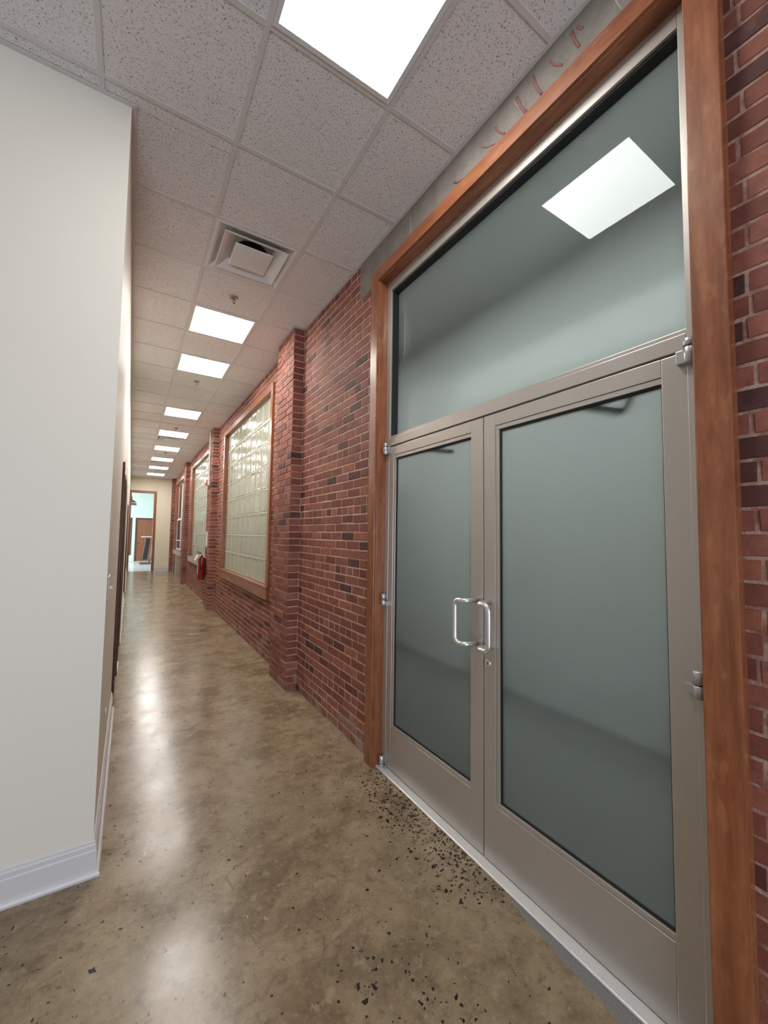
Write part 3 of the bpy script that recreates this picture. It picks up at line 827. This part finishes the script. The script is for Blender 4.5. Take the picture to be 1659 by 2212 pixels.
WLAB = ['glass block window in a wood frame nearest the double doors', 'second glass block window, behind the fire extinguisher']
XG = 0.040
bm = bmesh.new()
BW, BH, BD = 0.302, 0.310, 0.08
def block_mesh(w, h):
    bm = bmesh.new(); j = 0.006
    hw, hh = w/2-j, h/2-j
    lv = []
    for inset, x in ((0.0, BD), (0.0, 0.010), (0.006, 0.0035), (0.018, 0.0), (0.045, 0.004)):
        lv.append([bm.verts.new((x, sy*(hw-inset), sz*(hh-inset))) for sy, sz in ((-1, -1), (1, -1), (1, 1), (-1, 1))])
    for p, q in zip(lv, lv[1:]):
        for i in range(4): bm.faces.new((p[i], p[(i+1) % 4], q[(i+1) % 4], q[i]))
    bm.faces.new(lv[-1]); bm.faces.new(lv[0][::-1])
    bmesh.ops.recalc_face_normals(bm, faces=bm.faces)
    me = bpy.data.meshes.new('glass_block'); bm.to_mesh(me); bm.free(); me.materials.append(M['block']); return me
for wi in range(2):
    a, b, c, d = WIN[wi]
    L = empty('window_%d' % (wi+2), (0.0, (a+b)/2, c), WLAB[wi], 'window', kind=S)
    casing(L, a, b, c, d)
    a_, b_ = a+0.004, b-0.004
    ny = int((b_-a_)//BW); last = (b_-a_)-ny*BW
    widths = [BW]*ny+([last] if last > 0.05 else [])
    full = block_mesh(BW, BH); part = block_mesh(last, BH) if last > 0.05 else None
    nz = 8; bz = (d-0.004-c)/nz
    yy = a_
    grid = []
    for i, w in enumerate(widths):
        me = full if w == BW else part
        for k in range(nz):
            o = data_obj('glass_block', me, L, (XG, yy+w/2, c+(k+0.5)*bz)); o.scale = (1, 1, bz/BH)
        yy += w
        if i < len(widths)-1: grid.append(((XG+0.003, yy-0.0062, c), (XG+0.07, yy+0.0062, d-0.004)))
    box('mortar_joint', (XG+0.003, a_, c), (XG+0.07, a_+0.006, d-0.004), 'block_mortar', L)
    for lo, hi in grid: box('mortar_joint', lo, hi, 'block_mortar', L)
    for k in range(0, nz+1):
        z = c+k*bz
        box('mortar_joint', (XG-0.001, a_, max(c, z-0.0085)), (XG+0.071, b_, min(d-0.004, z+0.0085)), 'block_mortar', L)

# third window: white metal sash window
a, b, c, d = WIN[2]
L = empty('window_4', (0.0, (a+b)/2, c), 'white metal sash window beyond the third brick pilaster', 'window', kind=S)
casing(L, a, b, c, d)
xs = 0.05
def sash(y0, y1, z0, z1, x, w=0.05):
    s = box('sash', (x, y0, z0), (x+0.03, y0+w, z1), 'white_alu', L)
    box('sash_stile', (x, y1-w, z0), (x+0.03, y1, z1), 'white_alu', s)
    box('sash_rail', (x, y0+w, z0), (x+0.03, y1-w, z0+w), 'white_alu', s); box('sash_rail', (x, y0+w, z1-w), (x+0.03, y1-w, z1), 'white_alu', s)
    box('glass_pane', (x+0.012, y0+w, z0+w), (x+0.018, y1-w, z1-w), 'clear', s)
ym_ = (a+b)/2; zm = 2.05
for y0, y1 in ((a+0.006, ym_-0.02), (ym_+0.02, b-0.006)):
    sash(y0, y1, c+0.004, zm, xs); sash(y0, y1, zm-0.02, d-0.006, xs+0.032)
box('mullion', (xs-0.01, ym_-0.02, c), (xs+0.08, ym_+0.02, d-0.005), 'white_alu', L)
box('cross_rail', (xs-0.012, a+0.01, c+0.33), (xs-0.0005, b-0.01, c+0.36), 'white_alu', L)
o = box('plaster_panel', (-0.014, a-0.08, 0.0), (0.0055, b+0.06, c-0.166), 'plaster'); tag(o, 'rough tan plaster panel below the sash window', 'panel', kind=S)
o = box('trim_2', (-0.045, b-0.42, 0.0), (-0.0142, b-0.34, c-0.166), 'dark_wood_z', None, 0.002); tag(o, 'dark wooden post below the sash window', 'post', kind=S)

# rooms behind the windows
o = boxes('wall_back_room', [((3.3, 3.9, 0), (3.4, YE, H)), ((0.2, 3.9, 0), (3.3, 4.0, H)), ((0.2, YE-0.1, 0), (3.3, YE, H)), ((0.2, 13.7, 0), (3.3, 13.8, H))], 'backroom'); tag(o, 'pale green walls of the rooms behind the windows', 'wall', kind=S)
o = box('floor_back_room', (0.0, 3.9, -0.1), (3.4, YE, -0.0), 'plaster'); tag(o, 'floor of the rooms behind the windows', 'floor', kind=S)
o = box('ceiling_back_room', (0.2, 3.9, H), (3.4, YE, H+0.1), 'fixture'); tag(o, 'white ceiling of the rooms behind the windows', 'ceiling', kind=S)
backlight_panel((0.9, 5.0), (2.1, 8.0), 'unseen light panel added to backlight the first glass block window', 'panel')  # added light, sized to brighten the glass blocks from behind
backlight_panel((0.9, 9.6), (2.1, 12.8), 'unseen light panel added to backlight the second glass block window')  # added light behind the second set of glass blocks
backlight_panel((1.2, 16.0), (1.8, 16.6), 'unseen light panel added in the room behind the sash window')  # added light for the unseen room behind the sashes

# ------------------------------------------------------------------ baseboards
BBP = [(0.0, 0.0), (0.030, 0.0), (0.031, 0.010), (0.026, 0.020), (0.016, 0.024), (0.016, 0.108), (0.013, 0.113), (0.013, 0.132), (0.008, 0.138), (0.008, 0.146), (0.003, 0.152), (0.0, 0.152)]
prism_x_ = prism_x('baseboard_lobby', [(YL-u, v) for u, v in BBP], -6.2, XL, 'trim', mitre=[u for u, v in BBP]); tag(prism_x_, 'white moulded baseboard on the lobby wall at the left', 'baseboard', kind=S)
ys = [YL]+[v for a, b in LD for v in (a-0.085, b+0.085)]+[YE]
for i in range(0, len(ys), 2):
    o = prism_y('baseboard_left', [(XL+u, v) for u, v in BBP], ys[i], ys[i+1], 'trim', mitre=[-u for u, v in BBP] if i == 0 else None)
    tag(o, ['white baseboard on the left corridor wall, nearest piece by the corner', 'white baseboard on the left wall between the first two doors', 'long white baseboard on the left wall past the second door', 'white baseboard on the left wall beside the end doorway'][i//2], 'baseboard', kind=S)
o = prism_x('baseboard_end', [(YE-u, v) for u, v in BBP], EX1+0.085, -0.12, 'trim'); tag(o, 'white baseboard along the foot of the end wall', 'baseboard', kind=S)

# left wall doors
for i, (a, b) in enumerate(LD):
    L = empty('door_%d' % (i+3), (XL, (a+b)/2, 0), ['dark wooden door on the left wall nearest the corner', 'second dark wooden door along the left wall', 'farthest dark wooden door on the left wall'][i], 'door', kind=S)
    w = 0.085
    box('casing_leg', (XL, a-w, 0), (XL+0.020, a, DTOP+w), 'dark_wood_z', L, 0.003)
    box('casing_leg', (XL, b, 0), (XL+0.020, b+w, DTOP+w), 'dark_wood_z', L, 0.003)
    box('casing_head', (XL, a+0.0005, DTOP), (XL+0.0195, b-0.0005, DTOP+w), 'dark_wood_y', L, 0.003)
    lf = box('door_leaf', (XL-0.06, a+0.003, 0.008), (XL-0.02, b-0.003, DTOP-0.003), 'dark_wood_z', L)

# light switch and socket on the left corridor wall
sw = empty('light_switch', (XL, 2.47, 1.27), 'white two toggle light switch on the left wall by the corner', 'light switch')
cp = box('cover_plate', (XL, 2.405, 1.212), (XL+0.006, 2.525, 1.332), 'white_plastic', sw, 0.003)
for yy, dz in ((2.442, 0.006), (2.488, -0.004)):
    box('toggle', (XL+0.006, yy-0.005, 1.264+dz), (XL+0.020, yy+0.005, 1.276+dz), 'white_plastic', cp, 0.002)
so = empty('wall_socket', (XL, 3.0, 0.42), 'white power socket low on the left wall above the baseboard', 'socket')
cp2 = box('cover_plate', (XL, 2.965, 0.365), (XL+0.006, 3.035, 0.480), 'white_plastic', so, 0.003)
for z in (0.402, 0.443): box('outlet', (XL+0.006, 2.984, z-0.014), (XL+0.0085, 3.016, z+0.014), 'trim', cp2, 0.002)

# ------------------------------------------------------------------ things on the second pilaster
PY = PIL[1][0]
fe = empty('fire_extinguisher', (XP-0.085, PY+0.36, 0.58), 'red fire extinguisher with a white tag on the second pilaster', 'fire extinguisher')
cx, cy = XP-0.085, PY+0.36
cyl = lathe('cylinder', [(0.060, 0.0), (0.070, 0.006), (0.070, 0.40), (0.066, 0.43), (0.048, 0.462), (0.022, 0.475), (0.020, 0.490)], 'red', fe, (cx, cy, 0.58), 32)
vlv = lathe('valve', [(0.018, 0.0), (0.020, 0.004), (0.020, 0.035), (0.012, 0.040)], 'grey_metal', fe, (cx, cy, 1.068), 20)
tube('carry_handle', [(cx, cy, 1.10), (cx-0.05, cy-0.01, 1.125), (cx-0.10, cy-0.02, 1.12)], 0.007, 'black', fe, 8)
tube('squeeze_lever', [(cx, cy, 1.115), (cx-0.05, cy-0.01, 1.15), (cx-0.095, cy-0.02, 1.165)], 0.006, 'black', fe, 8)
lathe('pressure_gauge', [(0.014, 0.0), (0.014, -0.012), (0.010, -0.014)], 'white_plastic', vlv, (cx-0.018, cy, 1.085), 18, 'x')
tube('hose', [(cx, cy-0.02, 1.085), (cx-0.03, cy-0.075, 1.07), (cx-0.035, cy-0.085, 0.95), (cx-0.03, cy-0.082, 0.78)], 0.009, 'black', fe, 10, 0.03)
box('label_band', (cx-0.0715, cy-0.030, 0.70), (cx-0.0695, cy+0.030, 0.92), 'white_plastic', cyl)
tgm = bmesh.new(); add_box(tgm, (-0.002, -0.03, -0.13), (0.002, 0.03, 0.0), 0.001, 1)
tg = mesh_obj('inspection_tag', tgm, 'white_plastic', fe, (cx-0.075, cy-0.02, 1.10)); tg.rotation_euler = (0, 0.55, 0.4)
box('wall_bracket', (XP-0.018, cy-0.03, 0.66), (XP-0.0005, cy+0.03, 1.02), 'black', fe)

al = empty('alarm_strobe', (XP, PY+0.33, 2.60), 'red and white fire alarm strobe high on the second pilaster', 'alarm')
box('backbox', (XP-0.045, PY+0.27, 2.545), (XP-0.0005, PY+0.39, 2.70), 'white_plastic', al, 0.004)
fp = box('faceplate', (XP-0.062, PY+0.265, 2.54), (XP-0.0455, PY+0.395, 2.66), 'red_plastic', al, 0.004)
lathe('strobe_lens', [(0.040, 0.0), (0.038, -0.018), (0.022, -0.034)], 'white_plastic', fp, (XP-0.0625, PY+0.33, 2.60), 24, 'x')
cd = box('cable_conduit', (XP-0.022, PY+0.318, 2.702), (XP-0.0005, PY+0.342, H-0.004), 'white_plastic', None, 0.002); tag(cd, 'thin white cable conduit rising from the alarm to the ceiling', 'conduit')
sg = empty('projecting_sign', (XP, PY+0.30, 1.27), 'narrow white sign plate projecting from the second pilaster', 'sign')
box('sign_plate', (XP-0.030, PY+0.24, 1.27), (XP-0.0055, PY+0.30, 1.58), 'white_plastic', sg, 0.002)
box('mounting_flange', (XP-0.0055, PY+0.235, 1.265), (XP-0.0005, PY+0.305, 1.585), 'grey_metal', sg)

# ------------------------------------------------------------------ end doorway and the room beyond
dc = empty('trim_3', ((EX0+EX1)/2, YE, 0), 'tall wood casing of the doorway in the end wall', 'door casing', kind=S)
box('casing_leg', (EX1-0.012, YE-0.022, 0), (EX1+0.085, YE, EZ+0.09), 'wood_z', dc, 0.003)
box('casing_leg', (EX0-0.045, YE-0.022, 0), (EX0+0.012, YE, EZ+0.09), 'wood_z', dc, 0.003)
box('casing_head', (EX0+0.0125, YE-0.0215, EZ-0.012), (EX1-0.0125, YE, EZ+0.09), 'wood_x', dc, 0.003)
box('jamb', (EX1-0.012, YE, 0), (EX1+0.006, YE+0.13, EZ), 'wood_z', dc); box('jamb', (EX0-0.006, YE, 0), (EX0+0.012, YE+0.13, EZ), 'wood_z', dc)
YF = 25.2
M['pale_floor'] = simple('end_room_floor', (0.55, 0.58, 0.60, 1), 0.22, noise=0.05, scale=3)
o = box('floor_end_room', (-4.0, YE+0.06, -0.1), (1.6, YF, 0.0), 'pale_floor'); tag(o, 'pale floor of the room beyond the end doorway', 'floor', kind=S)
o = boxes('wall_far', [((-4.0, YF, 0), (1.6, YF+0.1, H+0.1)), ((1.6, YE, 0), (1.7, YF, H+0.1))], 'teal'); tag(o, 'pale teal far wall of the room beyond the doorway', 'wall', kind=S)
o = boxes('wall_far_left', [((-4.1, YE, 0), (-4.0, 20.1, H+0.1)), ((-4.1, 23.9, 0), (-4.0, YF, H+0.1)), ((-4.1, 20.1, 0), (-4.0, 23.9, 0.45)), ((-4.1, 20.1, 2.75), (-4.0, 23.9, H+0.1))], 'teal'); tag(o, 'teal side wall with a window in the far room', 'wall', kind=S)
o = box('ceiling_far', (-4.1, YE+0.06, H+0.1), (1.7, YF+0.1, H+0.2), 'fixture'); tag(o, 'white ceiling of the far room', 'ceiling', kind=S)
d4 = empty('door_6', (-0.62, YF, 0), 'plain brown wooden door in the far teal wall', 'door', kind=S)
FX0, FX1, FZ = -1.17, -0.20, 2.20
box('casing_leg', (FX0-0.09, YF-0.02, 0), (FX0, YF, FZ+0.09), 'dark_wood_z', d4); box('casing_leg', (FX1, YF-0.02, 0), (FX1+0.09, YF, FZ+0.09), 'dark_wood_z', d4)
box('casing_head', (FX0+0.0005, YF-0.02, FZ), (FX1-0.0005, YF, FZ+0.09), 'dark_wood_z', d4)
fl_ = box('door_leaf', (FX0+0.003, YF-0.012, 0.006), (FX1-0.003, YF-0.0005, FZ-0.003), 'door_wood', d4)
lathe('door_knob', [(0.015, 0.0), (0.012, -0.03), (0.03, -0.04), (0.03, -0.06), (0.018, -0.07)], 'black', fl_, (FX0+0.08, YF-0.012, 1.0), 16)
w5 = empty('window_5', (-1.70, YF, 0.35), 'dark wood framed opening left of the far wooden door', 'window', kind=S)
box('frame_side', (-1.56, YF-0.03, 0.32), (-1.42, YF, 2.29), 'dark_wood_z', w5); box('frame_side', (-2.40, YF-0.03, 0.32), (-2.26, YF, 2.29), 'dark_wood_z', w5)
box('frame_head', (-2.2595, YF-0.03, 2.15), (-1.5605, YF, 2.29), 'dark_wood_z', w5); box('frame_sill', (-2.2595, YF-0.03, 0.32), (-1.5605, YF, 0.46), 'dark_wood_z', w5)
box('panel', (-2.26, YF-0.012, 0.46), (-1.56, YF-0.0005, 2.15), 'door_wood', w5)

pl = empty('pendant_lamp', (-1.53, 20.4, 2.60), 'maroon and white banded pendant lamp hanging beyond the doorway', 'lamp')
pc = (-1.53, 20.4, 0.0)
def ring(name, prof, mat): lathe(name, prof, mat, pl, pc, 32)
ring('shade_top', [(0.03, 3.12), (0.06, 3.10), (0.075, 2.96), (0.10, 2.92), (0.20, 2.85), (0.235, 2.80)], 'maroon')
ring('shade_band', [(0.238, 2.80), (0.24, 2.76)], 'white_plastic')
ring('shade_rim', [(0.232, 2.759), (0.236, 2.70)], 'maroon')
ring('shade_edge', [(0.245, 2.699), (0.247, 2.66), (0.235, 2.655)], 'white_plastic')
tube('cord', [(-1.53, 20.4, 3.12), (-1.53, 20.4, H+0.1)], 0.008, 'black', pl, 8)

rs = empty('rolling_stand', (-0.72, 22.6, 0.0), 'black wheeled stand with a pale tray beside the far doorway', 'stand')
box('tray', (-1.02, 22.35, 1.30), (-0.45, 22.75, 1.33), 'white_plastic', rs, 0.004)
tube('post', [(-0.66, 22.55, 0.06), (-0.58, 22.55, 0.7), (-0.56, 22.55, 1.30)], 0.030, 'grey_metal', rs, 12)
bmx = bmesh.new()
add_box(bmx, (-0.10, -0.10, -0.50), (0.10, 0.10, 0.50), 0.03, 3)
bd = mesh_obj('cover', bmx, 'black', rs, (-0.80, 22.5, 0.74)); bd.rotation_euler = (0, 0.12, 0)
box('base', (-1.05, 22.30, 0.045), (-0.45, 22.75, 0.075), 'black', rs, 0.01)
for xx, yy in ((-1.0, 22.34), (-0.5, 22.34), (-1.0, 22.71), (-0.5, 22.71)):
    lathe('caster', [(0.018, -0.012), (0.022, -0.008), (0.022, 0.008), (0.018, 0.012)], 'black', rs, (xx, yy, 0.0225), 16, 'x')
